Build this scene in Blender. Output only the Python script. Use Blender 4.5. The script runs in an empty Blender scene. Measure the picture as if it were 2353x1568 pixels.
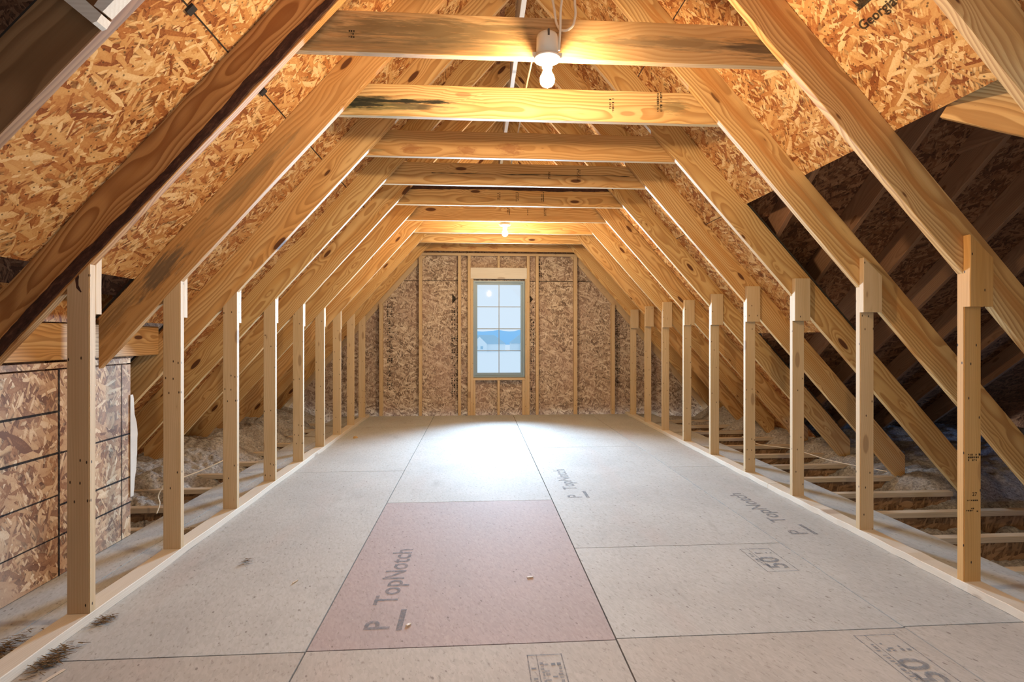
import bpy, bmesh, math, random
from mathutils import Vector, Matrix, Euler
random.seed(7)
S = bpy.context.scene
COL = S.collection
M = bpy.data.materials

# ------------------------------------------------------------------ geometry constants (metres)
FPX, YAW, CY, CAMH = 1219.0, 0.0655, 774.96, 1.0725
Y1, ST = 2.0865, 0.6096
XC, PITCH, ZR = 0.30, 1.12, 3.305          # roof centre line, slope, underside of rafters at the ridge
PHI = math.atan(PITCH)
DEPTH, TH = 0.166, 0.034                   # rafter depth, lumber thickness
DV = DEPTH / math.cos(PHI)                 # vertical depth
ZS = ZR + DV                               # underside of roof sheathing at ridge
XL, XR = -1.449, 2.053                     # inner faces of the knee-wall posts
PW = 0.082                                 # post face width
PLH = 0.036                                # plate thickness
YE = 7.36                                  # inner face of the end sheathing
YWS = 7.28                                 # near face of the end-wall studs

# ------------------------------------------------------------------ node helper
class N:
    def __init__(s, mat):
        mat.use_nodes = True
        s.t = mat.node_tree; s.t.nodes.clear()
    def n(s, typ, **kw):
        nd = s.t.nodes.new(typ)
        for k, v in kw.items(): setattr(nd, k, v)
        return nd
    def put(s, sock, v):
        if isinstance(v, bpy.types.NodeSocket): s.t.links.new(v, sock)
        elif v is not None:
            if hasattr(sock.default_value, '__len__') and not hasattr(v, '__len__'): v = (v,) * len(sock.default_value)
            if hasattr(v, '__len__') and len(sock.default_value) == 4 and len(v) == 3: v = tuple(v) + (1,)
            sock.default_value = v
    def math(s, op, a, b=None, c=None, clamp=False):
        nd = s.n('ShaderNodeMath', operation=op, use_clamp=clamp)
        s.put(nd.inputs[0], a); s.put(nd.inputs[1], b)
        if c is not None: s.put(nd.inputs[2], c)
        return nd.outputs[0]
    def vm(s, op, a, b=None):
        nd = s.n('ShaderNodeVectorMath', operation=op)
        s.put(nd.inputs[0], a); s.put(nd.inputs[1], b)
        return nd.outputs[0]
    def comb(s, x, y, z):
        nd = s.n('ShaderNodeCombineXYZ')
        for i, v in enumerate((x, y, z)): s.put(nd.inputs[i], v)
        return nd.outputs[0]
    def sep(s, v):
        nd = s.n('ShaderNodeSeparateXYZ'); s.put(nd.inputs[0], v); return nd.outputs
    def mix(s, f, a, b, typ='MIX'):
        nd = s.n('ShaderNodeMix', data_type='RGBA', blend_type=typ)
        s.put(nd.inputs[0], f); s.put(nd.inputs[6], a); s.put(nd.inputs[7], b)
        return nd.outputs[2]
    def mixf(s, f, a, b):
        nd = s.n('ShaderNodeMix', data_type='FLOAT')
        s.put(nd.inputs[0], f); s.put(nd.inputs[2], a); s.put(nd.inputs[3], b)
        return nd.outputs[0]
    def noise(s, v, scale, detail=2.0, rough=0.5, dist=0.0, dims='3D'):
        nd = s.n('ShaderNodeTexNoise', noise_dimensions=dims)
        s.put(nd.inputs['Vector'], v); nd.inputs['Scale'].default_value = scale
        nd.inputs['Detail'].default_value = detail; nd.inputs['Roughness'].default_value = rough
        nd.inputs['Distortion'].default_value = dist
        return nd.outputs[0]
    def vor(s, v, scale=1.0, dims='3D', feat='F1', rnd=1.0):
        nd = s.n('ShaderNodeTexVoronoi', voronoi_dimensions=dims, feature=feat)
        s.put(nd.inputs['Vector'], v); nd.inputs['Scale'].default_value = scale
        nd.inputs['Randomness'].default_value = rnd
        return nd.outputs
    def ramp(s, f, stops, interp='LINEAR'):
        nd = s.n('ShaderNodeValToRGB'); cr = nd.color_ramp; cr.interpolation = interp
        while len(cr.elements) > 1: cr.elements.remove(cr.elements[0])
        for i, (p, c) in enumerate(stops):
            e = cr.elements[0] if i == 0 else cr.elements.new(p)
            e.position = p; e.color = tuple(c) + (1,) if len(c) == 3 else c
        s.put(nd.inputs[0], f); return nd.outputs[0]
    def mr(s, v, a, b, c=0.0, d=1.0, smooth=False):
        nd = s.n('ShaderNodeMapRange', clamp=True)
        if smooth: nd.interpolation_type = 'SMOOTHSTEP'
        for i, x in enumerate((v, a, b, c, d)): s.put(nd.inputs[i], x)
        return nd.outputs[0]
    def out(s, color, rough=0.7, bump=None, bstr=0.3, bdist=0.002, spec=0.3, alpha=None):
        b = s.n('ShaderNodeBsdfPrincipled')
        s.put(b.inputs['Base Color'], color); s.put(b.inputs['Roughness'], rough)
        b.inputs['Specular IOR Level'].default_value = spec
        if alpha is not None: s.put(b.inputs['Alpha'], alpha)
        if bump is not None:
            bp = s.n('ShaderNodeBump'); bp.inputs['Strength'].default_value = bstr
            bp.inputs['Distance'].default_value = bdist
            s.put(bp.inputs['Height'], bump); s.t.links.new(bp.outputs[0], b.inputs['Normal'])
        o = s.n('ShaderNodeOutputMaterial'); s.t.links.new(b.outputs[0], o.inputs[0])
        return b

def new(name): return M.new(name)

# ------------------------------------------------------------------ materials
def wood(name, pale=(0.67, 0.46, 0.21), late=(0.40, 0.20, 0.065), warm=(0.58, 0.335, 0.12), rings=95, knots=1.0,
         contrast=0.75, stains=(), nails=False, vary=0.35, tilt=1.0, seed=0.0):
    m = new(name); k = N(m)
    oc = k.n('ShaderNodeTexCoord').outputs['Object']
    rnd = k.n('ShaderNodeObjectInfo').outputs['Random']
    x, y, z = k.sep(oc)
    ro = k.math('MULTIPLY_ADD', rnd, 37.0, seed)
    # slow meander of the grain along the board
    wob = k.noise(k.comb(k.math('MULTIPLY_ADD', x, 1.15, ro), k.math('MULTIPLY', y, 3.0), k.math('MULTIPLY', z, 4.0)), 1.0, 2.0, 0.55)
    # knots
    kv = k.vor(k.comb(k.math('MULTIPLY_ADD', x, 2.3, ro), k.math('MULTIPLY', z, 7.5), 0.0), 1.0, '2D')
    kr = k.sep(kv[1])
    kd = k.math('SUBTRACT', kv[0], k.math('MULTIPLY', k.math('SUBTRACT', kr[0], 0.72), 0.30))   # knot size from random
    knot = k.mr(kd, 0.015, 0.05, knots, 0.0, True)
    halo = k.mr(kd, 0.02, 0.30, 1.0, 0.0, True)
    # ring radius about a pith outside of the board
    py = k.math('ADD', y, k.math('MULTIPLY_ADD', rnd, 0.10, 0.03))
    pz = k.math('ADD', z, k.math('MULTIPLY_ADD', k.math('FRACT', k.math('MULTIPLY', rnd, 7.31)), 0.16, -0.16))
    r = k.math('SQRT', k.math('ADD', k.math('MULTIPLY', py, py), k.math('MULTIPLY', pz, pz)))
    r = k.math('MULTIPLY_ADD', wob, 0.12 * tilt, r)
    r = k.math('MULTIPLY_ADD', halo, 0.02 * knots, r)
    fr = k.math('FRACT', k.math('MULTIPLY', r, rings))
    line = k.math('MULTIPLY', k.mr(fr, 0.20, 0.86, 0, 1, True), k.mr(fr, 0.90, 1.0, 1, 0, True))
    fib = k.noise(k.comb(k.math('MULTIPLY_ADD', x, 6.0, ro), k.math('MULTIPLY', y, 260.0), k.math('MULTIPLY', z, 260.0)), 1.0, 2.0, 0.6)
    big = k.noise(k.comb(k.math('MULTIPLY_ADD', x, 1.3, ro), k.math('MULTIPLY', y, 9.0), k.math('MULTIPLY', z, 14.0)), 1.0, 1.0)
    base = k.mix(k.mr(big, 0.42, 0.68), pale, warm)
    base = k.mix(k.math('MULTIPLY', k.math('FRACT', k.math('MULTIPLY', rnd, 13.7)), vary), base, warm)
    c = k.mix(k.math('MULTIPLY', line, contrast), base, late)
    c = k.mix(k.mr(fib, 0.3, 0.75, 0.0, 0.22), c, k.mix(1.0, c, (0.62, 0.55, 0.48), 'MULTIPLY'))
    c = k.mix(k.math('MULTIPLY', k.mr(kd, 0.02, 0.09, 0.4 * knots, 0.0, True), 1.0), c, (0.34, 0.14, 0.04))
    c = k.mix(knot, c, (0.115, 0.045, 0.018))
    if nails:
        nv = k.vor(k.comb(k.math('MULTIPLY_ADD', x, 13.0, ro), k.math('MULTIPLY', k.math('ADD', z, y), 30.0), 0.0), 1.0, '2D')
        nr = k.sep(nv[1])
        nm = k.math('MULTIPLY', k.mr(nv[0], 0.055, 0.10, 1, 0, True), k.math('GREATER_THAN', nr[0], 0.84))
        c = k.mix(nm, c, (0.05, 0.03, 0.02))
    for (sx, sz, rx, rz, amt, scol, strk) in stains:
        dx = k.math('DIVIDE', k.math('SUBTRACT', x, sx), rx); dz = k.math('DIVIDE', k.math('SUBTRACT', z, sz), rz)
        d2 = k.math('SQRT', k.math('ADD', k.math('MULTIPLY', dx, dx), k.math('MULTIPLY', dz, dz)))
        nz = k.noise(k.comb(k.math('MULTIPLY', x, strk * 1.6), k.math('MULTIPLY', y, 8.0), k.math('MULTIPLY', z, 70.0)), 1.0, 4.0, 0.72)
        v = k.math('SUBTRACT', k.math('MULTIPLY_ADD', nz, 1.9, -0.30), k.math('MULTIPLY', d2, 0.75))
        c = k.mix(k.mr(v, -0.05, 0.42, 0.0, amt, True), c, scol)
    k.out(c, 0.62, None, 0, 0, 0.25)
    return m

def osb(name, stops, lx=12.0, ly=50.0, grain=0.30, specks=0.0, layers=4, bstr=0.35, dirt=None, rough=0.6):
    m = new(name); k = N(m)
    oc = k.n('ShaderNodeTexCoord').outputs['Object']
    rnd = k.n('ShaderNodeObjectInfo').outputs['Random']
    x, y, z = k.sep(oc)
    P = k.comb(k.math('MULTIPLY_ADD', rnd, 11.0, x), k.math('ADD', y, z), 0.0)
    wv = k.n('ShaderNodeTexNoise', noise_dimensions='2D'); k.put(wv.inputs['Vector'], P); wv.inputs['Scale'].default_value = 5.0
    wv.inputs['Detail'].default_value = 1.0
    P = k.vm('ADD', P, k.vm('MULTIPLY', k.vm('SUBTRACT', wv.outputs[1], (0.5, 0.5, 0.5)), (0.045, 0.045, 0.0)))
    best = None; val = None; fin = None
    for i, ang in enumerate((12, 68, -31, 118, 158, 40)[:layers]):
        a = math.radians(ang)
        px, py, _ = k.sep(P)
        u = k.math('ADD', k.math('MULTIPLY', px, math.cos(a)), k.math('MULTIPLY', py, math.sin(a)))
        w = k.math('SUBTRACT', k.math('MULTIPLY', py, math.cos(a)), k.math('MULTIPLY', px, math.sin(a)))
        sc = (1.0, 1.5, 0.72, 2.3, 1.1, 0.9)[i]
        vv = k.comb(k.math('MULTIPLY_ADD', u, lx * sc, 3.3 * i), k.math('MULTIPLY_ADD', w, ly * sc, 7.7 * i), 0.0)
        vo = k.vor(vv, 1.0, '2D')
        cr = k.sep(vo[1])
        h = k.math('SUBTRACT', cr[0], k.math('MULTIPLY', vo[0], 0.55))
        lg = vo[0]
        if best is None: best, val, fin = h, cr[1], lg
        else:
            g = k.math('GREATER_THAN', h, best)
            val = k.mixf(g, val, cr[1]); fin = k.mixf(g, fin, lg)
            best = k.math('MAXIMUM', best, h)
    gn = k.noise(P, 150.0, 2.0, 0.6, 0, '2D')
    v = k.math('ADD', k.math('MULTIPLY_ADD', fin, -0.20, val), k.math('MULTIPLY_ADD', gn, grain, 0.06 - grain * 0.5))
    c = k.ramp(v, stops)
    sv = k.mr(best, 0.18, 0.42, 0.55, 0.0)                      # deep gaps between strands
    c = k.mix(sv, c, tuple(q * 0.28 for q in stops[0][1]))
    if specks:
        nv = k.vor(P, 38.0, '2D'); nr = k.sep(nv[1])
        c = k.mix(k.math('MULTIPLY', k.mr(nv[0], 0.10, 0.16, specks, 0, True), k.math('GREATER_THAN', nr[0], 0.72)), c, (0.06, 0.03, 0.015))
    if dirt:
        dn = k.noise(P, 1.6, 3.0, 0.6, 0, '2D')
        c = k.mix(k.mr(dn, 0.45, 0.7, 0, dirt[1]), c, dirt[0])
    k.out(c, rough, None, 0, 0, 0.3)
    return m

def subfloor(name, a, b, pinkness=0.0):
    m = new(name); k = N(m)
    oc = k.n('ShaderNodeTexCoord').outputs['Object']
    rnd = k.n('ShaderNodeObjectInfo').outputs['Random']
    P = k.vm('ADD', oc, k.comb(k.math('MULTIPLY', rnd, 23.0), 0, 0))
    x, y, z = k.sep(P)
    big = k.noise(P, 1.7, 3.0, 0.6, 0.3)
    c = k.mix(k.mr(big, 0.38, 0.66), a, b)
    tint = k.noise(k.comb(k.math('MULTIPLY', x, 3.1), k.math('MULTIPLY', y, 0.9), 3.0), 1.0, 2.0)
    c = k.mix(k.mr(tint, 0.55, 0.72, 0.0, 0.35), c, (0.49, 0.42, 0.40))
    st = k.vor(k.comb(k.math('MULTIPLY', k.math('ADD', x, k.math('MULTIPLY', y, 0.35)), 150.0), k.math('MULTIPLY', k.math('SUBTRACT', y, k.math('MULTIPLY', x, 0.5)), 42.0), 0), 1.0, '2D')
    sr = k.sep(st[1])
    c = k.mix(k.mr(sr[0], 0.0, 1.0, 0.0, 0.27), c, k.mix(1.0, c, (0.60, 0.56, 0.52), 'MULTIPLY'))
    fl = k.noise(k.comb(k.math('MULTIPLY', x, 60.0), k.math('MULTIPLY', k.math('ADD', y, k.math('MULTIPLY', x, 0.8)), 34.0), 0), 1.0, 3.0, 0.7)
    c = k.mix(k.mr(fl, 0.57, 0.70, 0, 0.55), c, (0.22, 0.185, 0.155))
    c = k.mix(k.mr(fl, 0.25, 0.37, 0.30, 0.0), c, (0.70, 0.66, 0.61))
    sp = k.vor(k.comb(k.math('MULTIPLY', k.math('ADD', x, k.math('MULTIPLY', y, 0.5)), 20.0), k.math('MULTIPLY', k.math('SUBTRACT', y, x), 9.0), 0), 1.0, '2D')
    spr = k.sep(sp[1])
    c = k.mix(k.math('MULTIPLY', k.mr(k.math('SUBTRACT', sp[0], k.math('MULTIPLY', spr[2], 0.07)), 0.0, 0.05, 0.55, 0, True), k.math('GREATER_THAN', spr[1], 0.8)), c, (0.12, 0.095, 0.08))
    # seam darkening is real geometry (gaps); scuffs:
    sc = k.noise(k.comb(k.math('MULTIPLY', x, 5.0), k.math('MULTIPLY', y, 1.5), 9.0), 1.0, 4.0, 0.7)
    c = k.mix(k.mr(sc, 0.60, 0.78, 0, 0.40), c, (0.24, 0.215, 0.20))
    k.out(c, 0.8, None, 0, 0, 0.12)
    return m

def plain(name, col, rough=0.5, spec=0.4, nz=None):
    m = new(name); k = N(m)
    c = col
    if nz:
        oc = k.n('ShaderNodeTexCoord').outputs['Object']
        c = k.mix(k.mr(k.noise(oc, nz[0], 3.0, 0.6), 0.3, 0.7, 0, nz[1]), col, tuple(q * 0.5 for q in col))
    k.out(c, rough, None, 0, 0, spec)
    return m

def emit(name, col, strength):
    m = new(name); k = N(m)
    e = k.n('ShaderNodeEmission'); k.put(e.inputs[0], col); e.inputs[1].default_value = strength
    o = k.n('ShaderNodeOutputMaterial'); k.t.links.new(e.outputs[0], o.inputs[0]); return m

def ink(name, col, wear=0.5, scale=60):
    m = new(name); k = N(m)
    oc = k.n('ShaderNodeTexCoord').outputs['Object']
    n = k.noise(oc, scale, 4.0, 0.7)
    a = k.mr(n, 0.35, 0.65, 1.0 - wear, 1.0 - wear * 0.35)
    k.out(col, 0.9, None, 0, 0, 0.1, a)
    return m

W_RAFTER = wood('pine_rafter')
W_GOLD = wood('pine_gold', pale=(0.70, 0.47, 0.22), warm=(0.62, 0.34, 0.12), rings=78)
W_ORANGE = wood('pine_orange', pale=(0.60, 0.34, 0.13), warm=(0.52, 0.27, 0.09), late=(0.30, 0.12, 0.035), rings=130, knots=0.2, contrast=0.85, tilt=0.9, seed=3.7)
GR = (0.10, 0.085, 0.055)
W_STAIN = wood('pine_stained', pale=(0.58, 0.35, 0.15), warm=(0.55, 0.30, 0.11), knots=1.0,
               stains=((2.02, 0.09, 0.42, 0.05, 0.62, (0.20, 0.14, 0.07), 3.0), (2.62, 0.10, 0.22, 0.07, 0.75, (0.085, 0.075, 0.06), 5.0),
                       (3.05, 0.12, 0.35, 0.06, 0.6, (0.18, 0.10, 0.045), 4.0)))
W_TIEA = wood('tie_mouldy', pale=(0.58, 0.37, 0.17), warm=(0.48, 0.28, 0.11), knots=0.3, contrast=0.5,
              stains=((0.72, 0.095, 0.62, 0.075, 0.72, (0.13, 0.095, 0.045), 3.5), (0.62, 0.03, 0.6, 0.05, 0.6, (0.17, 0.12, 0.06), 2.0),
                      (1.75, 0.08, 0.55, 0.035, 0.55, (0.15, 0.11, 0.06), 4.0), (2.12, 0.07, 0.25, 0.06, 0.80, (0.06, 0.045, 0.03), 3.0)))
W_TIEB = wood('tie_black_mould', pale=(0.70, 0.50, 0.25), warm=(0.64, 0.40, 0.16), rings=84, knots=0.4,
              stains=((0.30, 0.065, 0.22, 0.055, 0.92, (0.045, 0.05, 0.03), 3.5), (0.55, 0.055, 0.24, 0.03, 0.85, (0.055, 0.055, 0.035), 3.0), (0.36, 0.03, 0.3, 0.05, 0.5, (0.21, 0.18, 0.07), 2.0), (0.48, 0.078, 0.42, 0.016, 0.98, (0.02, 0.022, 0.016), 5.0), (0.30, 0.055, 0.14, 0.022, 0.95, (0.025, 0.026, 0.018), 9.0), (1.93, 0.09, 0.12, 0.05, 0.6, (0.16, 0.13, 0.06), 6.0)))
W_TIEC = wood('tie_scarred', pale=(0.62, 0.39, 0.17), warm=(0.55, 0.30, 0.11), knots=0.5,
              stains=((0.47, 0.05, 0.09, 0.035, 0.6, (0.30, 0.11, 0.04), 16.0), (0.82, 0.045, 0.08, 0.035, 0.6, (0.30, 0.11, 0.04), 16.0), (1.1, 0.06, 0.10, 0.05, 0.65, (0.30, 0.11, 0.04), 14.0), (0.2, 0.03, 0.14, 0.02, 0.5, (0.17, 0.14, 0.07), 5.0)))
W_TIE = wood('tie_pine', pale=(0.66, 0.44, 0.21), warm=(0.58, 0.34, 0.14), rings=84, knots=1.0)
W_POSTO = wood('amber_post', pale=(0.62, 0.36, 0.13), late=(0.46, 0.24, 0.07), warm=(0.58, 0.32, 0.10), rings=110, knots=0.2, contrast=0.3, nails=True, tilt=0.4)
W_POST = wood('whitewood_post', pale=(0.64, 0.49, 0.31), late=(0.50, 0.35, 0.19), warm=(0.59, 0.43, 0.25), rings=110, knots=0.35, contrast=0.35, nails=True, tilt=0.4)
W_STUD = wood('whitewood_stud', pale=(0.62, 0.46, 0.28), late=(0.48, 0.32, 0.17), warm=(0.57, 0.39, 0.22), rings=110, knots=0.4, contrast=0.35, nails=True, tilt=0.4)
W_PLATE = wood('whitewood_plate', pale=(0.72, 0.67, 0.59), late=(0.58, 0.50, 0.41), warm=(0.68, 0.61, 0.52), rings=110, knots=0.3, contrast=0.3, tilt=0.4)
W_DARK = wood('dark_frame_wood', pale=(0.42, 0.24, 0.14), late=(0.26, 0.13, 0.07), warm=(0.36, 0.19, 0.11), knots=0.6, contrast=0.5)  # darker brown tone for the side gable framing and dormer stud
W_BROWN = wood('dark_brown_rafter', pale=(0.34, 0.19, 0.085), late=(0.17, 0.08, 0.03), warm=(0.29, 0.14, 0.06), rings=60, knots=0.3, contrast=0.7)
W_JOIST = wood('joist_flange', pale=(0.66, 0.56, 0.44), late=(0.50, 0.40, 0.28), warm=(0.60, 0.48, 0.35), rings=90, knots=0.1, contrast=0.4)
BARK = new('bark'); k = N(BARK)
oc = k.n('ShaderNodeTexCoord').outputs['Object']
bx_, by_, bz_ = k.sep(oc)
bn = k.noise(k.comb(k.math('MULTIPLY', bx_, 22.0), k.math('MULTIPLY', by_, 60.0), k.math('MULTIPLY', bz_, 70.0)), 1.0, 5.0, 0.7)
k.out(k.ramp(bn, ((0.25, (0.022, 0.012, 0.010)), (0.55, (0.07, 0.032, 0.022)), (0.72, (0.13, 0.065, 0.04)), (0.85, (0.30, 0.17, 0.08)))), 0.9, bn, 0.8, 0.006, 0.2)

OSB_STOPS = ((0.0, (0.24, 0.075, 0.022)), (0.18, (0.43, 0.17, 0.05)), (0.45, (0.58, 0.30, 0.105)), (0.75, (0.69, 0.43, 0.18)), (1.0, (0.83, 0.62, 0.34)))
OSB_ROOF = osb('osb_roof', OSB_STOPS, specks=0.75)
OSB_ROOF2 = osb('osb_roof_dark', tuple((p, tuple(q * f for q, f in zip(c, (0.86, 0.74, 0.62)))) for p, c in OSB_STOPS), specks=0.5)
OSB_WALL = osb('osb_wall', ((0.0, (0.15, 0.095, 0.065)), (0.25, (0.30, 0.205, 0.145)), (0.5, (0.445, 0.325, 0.23)), (0.8, (0.56, 0.44, 0.325)), (1.0, (0.68, 0.57, 0.45))), lx=13, ly=56, dirt=((0.40, 0.25, 0.19), 0.4), rough=0.7)
OSB_CHASE = osb('osb_chase', ((0.0, (0.18, 0.08, 0.04)), (0.25, (0.33, 0.165, 0.08)), (0.5, (0.46, 0.275, 0.15)), (0.8, (0.58, 0.39, 0.225)), (1.0, (0.74, 0.58, 0.40))), lx=11, ly=46, dirt=((0.50, 0.40, 0.33), 0.4), rough=0.7)
OSB_SHADED = osb('osb_shaded_gable', ((0.0, (0.10, 0.04, 0.022)), (0.3, (0.20, 0.085, 0.04)), (0.6, (0.30, 0.14, 0.07)), (1.0, (0.42, 0.22, 0.12))), layers=4)  # darker sheathing copy, shade of the gable put into its colour
OSB_WEB = osb('joist_web_osb', ((0.0, (0.22, 0.12, 0.06)), (0.5, (0.36, 0.21, 0.11)), (1.0, (0.48, 0.30, 0.17))), layers=2)
FL_A = subfloor('subfloor_grey', (0.505, 0.515, 0.515), (0.455, 0.46, 0.46))
FL_B = subfloor('subfloor_pink', (0.445, 0.375, 0.38), (0.41, 0.355, 0.36))
FL_C = subfloor('subfloor_tan', (0.485, 0.465, 0.445), (0.44, 0.42, 0.40))
VINYL = plain('window_vinyl', (0.24, 0.33, 0.40), 0.4)
MUNTIN = plain('muntin_vinyl', (0.30, 0.33, 0.33), 0.4)
PORC = plain('white_porcelain', (0.84, 0.82, 0.78), 0.3, 0.5)
PVC = plain('beige_pvc_box', (0.74, 0.69, 0.58), 0.45)
ROMEX = plain('cable_jacket', (0.80, 0.73, 0.60), 0.45)
CLIP = plain('black_clip', (0.03, 0.03, 0.032), 0.6)
BLACKINK = ink('black_ink', (0.025, 0.022, 0.02), 0.35, 45)
GREYINK = ink('grey_ink', (0.20, 0.215, 0.25), 0.78, 40)
SEAMK = plain('seam_shadow_gap', (0.05, 0.04, 0.032), 0.9, 0.1)
MARKER = ink('marker_line', (0.02, 0.024, 0.03), 0.30, 70)
PAPER = plain('torn_wrap', (0.70, 0.66, 0.61), 0.8, 0.2, (9.0, 0.2))
SNOW = plain('snow', (0.90, 0.95, 0.98), 0.9, 0.1)
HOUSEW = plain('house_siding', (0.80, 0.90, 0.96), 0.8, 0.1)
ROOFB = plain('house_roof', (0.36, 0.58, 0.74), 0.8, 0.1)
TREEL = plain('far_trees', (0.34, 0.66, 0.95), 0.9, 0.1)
BULB = emit('bulb_glow', (1.0, 0.715, 0.42), 1400.0)
GLASS = new('window_glass'); k = N(GLASS)
tr = k.n('ShaderNodeBsdfTransparent'); tr.inputs[0].default_value = (0.97, 0.985, 1, 1)
gl = k.n('ShaderNodeBsdfGlossy'); gl.inputs['Roughness'].default_value = 0.02
mx = k.n('ShaderNodeMixShader'); mx.inputs[0].default_value = 0.03
o = k.n('ShaderNodeOutputMaterial')
k.t.links.new(tr.outputs[0], mx.inputs[1]); k.t.links.new(gl.outputs[0], mx.inputs[2]); k.t.links.new(mx.outputs[0], o.inputs[0])
INSUL = new('cellulose_insulation'); k = N(INSUL)
oc = k.n('ShaderNodeTexCoord').outputs['Object']
n1 = k.noise(oc, 55.0, 5.0, 0.75); n2 = k.noise(oc, 4.0, 3.0)
c = k.ramp(n1, ((0.30, (0.12, 0.105, 0.10)), (0.45, (0.40, 0.38, 0.37)), (0.60, (0.62, 0.60, 0.58)), (0.74, (0.86, 0.85, 0.84))))
c = k.mix(k.mr(n2, 0.5, 0.7, 0, 0.4), c, (0.33, 0.26, 0.19))
k.out(c, 0.95, n1, 0.9, 0.015, 0.05)
TUFT = new('straw_tuft'); k = N(TUFT)
oc = k.n('ShaderNodeTexCoord').outputs['Object']
n1 = k.noise(oc, 90.0, 4.0, 0.7)
k.out(k.ramp(n1, ((0.3, (0.05, 0.03, 0.015)), (0.55, (0.20, 0.125, 0.06)), (0.75, (0.45, 0.36, 0.26)))), 0.95, n1, 0.8, 0.006, 0.05)

# ------------------------------------------------------------------ mesh helpers
def me_obj(name, verts, faces, mat, parent=None, mw=None, smooth=False):
    me = bpy.data.meshes.new(name); me.from_pydata([tuple(v) for v in verts], [], faces); me.update()
    bm = bmesh.new(); bm.from_mesh(me); bmesh.ops.recalc_face_normals(bm, faces=bm.faces); bm.to_mesh(me); bm.free()
    if smooth:
        for p in me.polygons: p.use_smooth = True
    me.materials.append(mat)
    ob = bpy.data.objects.new(name, me); COL.objects.link(ob)
    if parent is not None: ob.parent = parent
    if mw is not None:
        if parent is not None: ob.matrix_basis = mw
        else: ob.matrix_world = mw
    return ob

def tag(o, label=None, cat=None, group=None, kind=None):
    if label: o['label'] = label
    if cat: o['category'] = cat
    if group: o['group'] = group
    if kind: o['kind'] = kind
    return o

def empty(name, loc=(0, 0, 0)):
    o = bpy.data.objects.new(name, None); COL.objects.link(o); o.location = loc; o.empty_display_size = 0.1
    return o

def beam_geo(L, T, D, c0=0.0, c1=0.0, b=0.0022, nseg=10, jit=0.0008, seed=0):
    """lumber along +X, thickness Y centred, depth 0..D in Z; ends sheared by c0/c1 (dx per z)"""
    r = random.Random(seed)
    sec = [(-T/2+b, 0), (T/2-b, 0), (T/2, b), (T/2, D-b), (T/2-b, D), (-T/2+b, D), (-T/2, D-b), (-T/2, b)]
    vs, fs = [], []
    for i in range(nseg+1):
        t = i / nseg
        jy, jz = (r.uniform(-jit, jit), r.uniform(-jit, jit)) if 0 < i < nseg else (0, 0)
        for (y, z) in sec:
            x = (1-t) * (c0*z) + t * (L + c1*z)
            vs.append((x, y + jy, z + jz))
    n = len(sec)
    for i in range(nseg):
        for j in range(n):
            a = i*n + j; bq = i*n + (j+1) % n
            fs.append((a, bq, bq+n, a+n))
    fs.append(tuple(range(n-1, -1, -1))); fs.append(tuple(range(nseg*n, nseg*n+n)))
    return vs, fs

def frame_mat(o, X, Z):
    X = Vector(X).normalized(); Z = Vector(Z); Z = (Z - X*Z.dot(X)).normalized(); Y = Z.cross(X)
    m = Matrix((X, Y, Z)).transposed().to_4x4(); m.translation = Vector(o); return m

def beam(name, p0, p1, up, T, D, mat, c0=0, c1=0, parent=None, nseg=10, seed=None, jit=0.0008):
    p0 = Vector(p0); p1 = Vector(p1)
    vs, fs = beam_geo((p1-p0).length, T, D, c0, c1, nseg=nseg, seed=seed if seed is not None else random.randint(0, 9999), jit=jit)
    return me_obj(name, vs, fs, mat, parent, frame_mat(p0, p1-p0, up))

def box(name, lo, hi, mat, parent=None, bev=0.0, seg=2):
    lo = Vector(lo); hi = Vector(hi); c = (lo+hi)/2; h = (hi-lo)/2
    bm = bmesh.new(); bmesh.ops.create_cube(bm, size=1.0)
    for v in bm.verts: v.co = Vector((v.co.x*2*h.x, v.co.y*2*h.y, v.co.z*2*h.z))
    if bev: bmesh.ops.bevel(bm, geom=bm.edges[:], offset=bev, segments=seg, affect='EDGES', profile=0.7)
    me = bpy.data.meshes.new(name); bm.to_mesh(me); bm.free(); me.materials.append(mat)
    ob = bpy.data.objects.new(name, me); COL.objects.link(ob)
    if parent is not None: ob.parent = parent; ob.location = c - parent.matrix_world.translation if parent.type == 'EMPTY' else c
    else: ob.location = c
    return ob

def prism(name, poly, axis_o, U, V, Wd, mat, parent=None):
    """polygon (u,v) extruded by vector Wd"""
    o = Vector(axis_o); U = Vector(U); V = Vector(V); Wd = Vector(Wd)
    n = len(poly)
    vs = [o + U*u + V*v for u, v in poly] + [o + U*u + V*v + Wd for u, v in poly]
    fs = [tuple(range(n)), tuple(range(2*n-1, n-1, -1))] + [(i, (i+1) % n, (i+1) % n + n, i+n) for i in range(n)]
    return me_obj(name, vs, fs, mat, parent)

def sheet(name, p00, U, V, lu, lv, thick, mat, parent=None):
    """panel with own local frame: local X=U, Y=V, Z = outward (U x V); lies at p00, thickness along +Z"""
    U = Vector(U).normalized(); V = Vector(V).normalized()
    mw = frame_mat(p00, U, U.cross(V))
    g = 0.0028
    vs = [(g, g, 0), (lu-g, g, 0), (lu-g, lv-g, 0), (g, lv-g, 0), (g, g, thick), (lu-g, g, thick), (lu-g, lv-g, thick), (g, lv-g, thick)]
    fs = [(0, 3, 2, 1), (4, 5, 6, 7), (0, 1, 5, 4), (1, 2, 6, 5), (2, 3, 7, 6), (3, 0, 4, 7)]
    return me_obj(name, vs, fs, mat, parent, mw)

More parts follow.
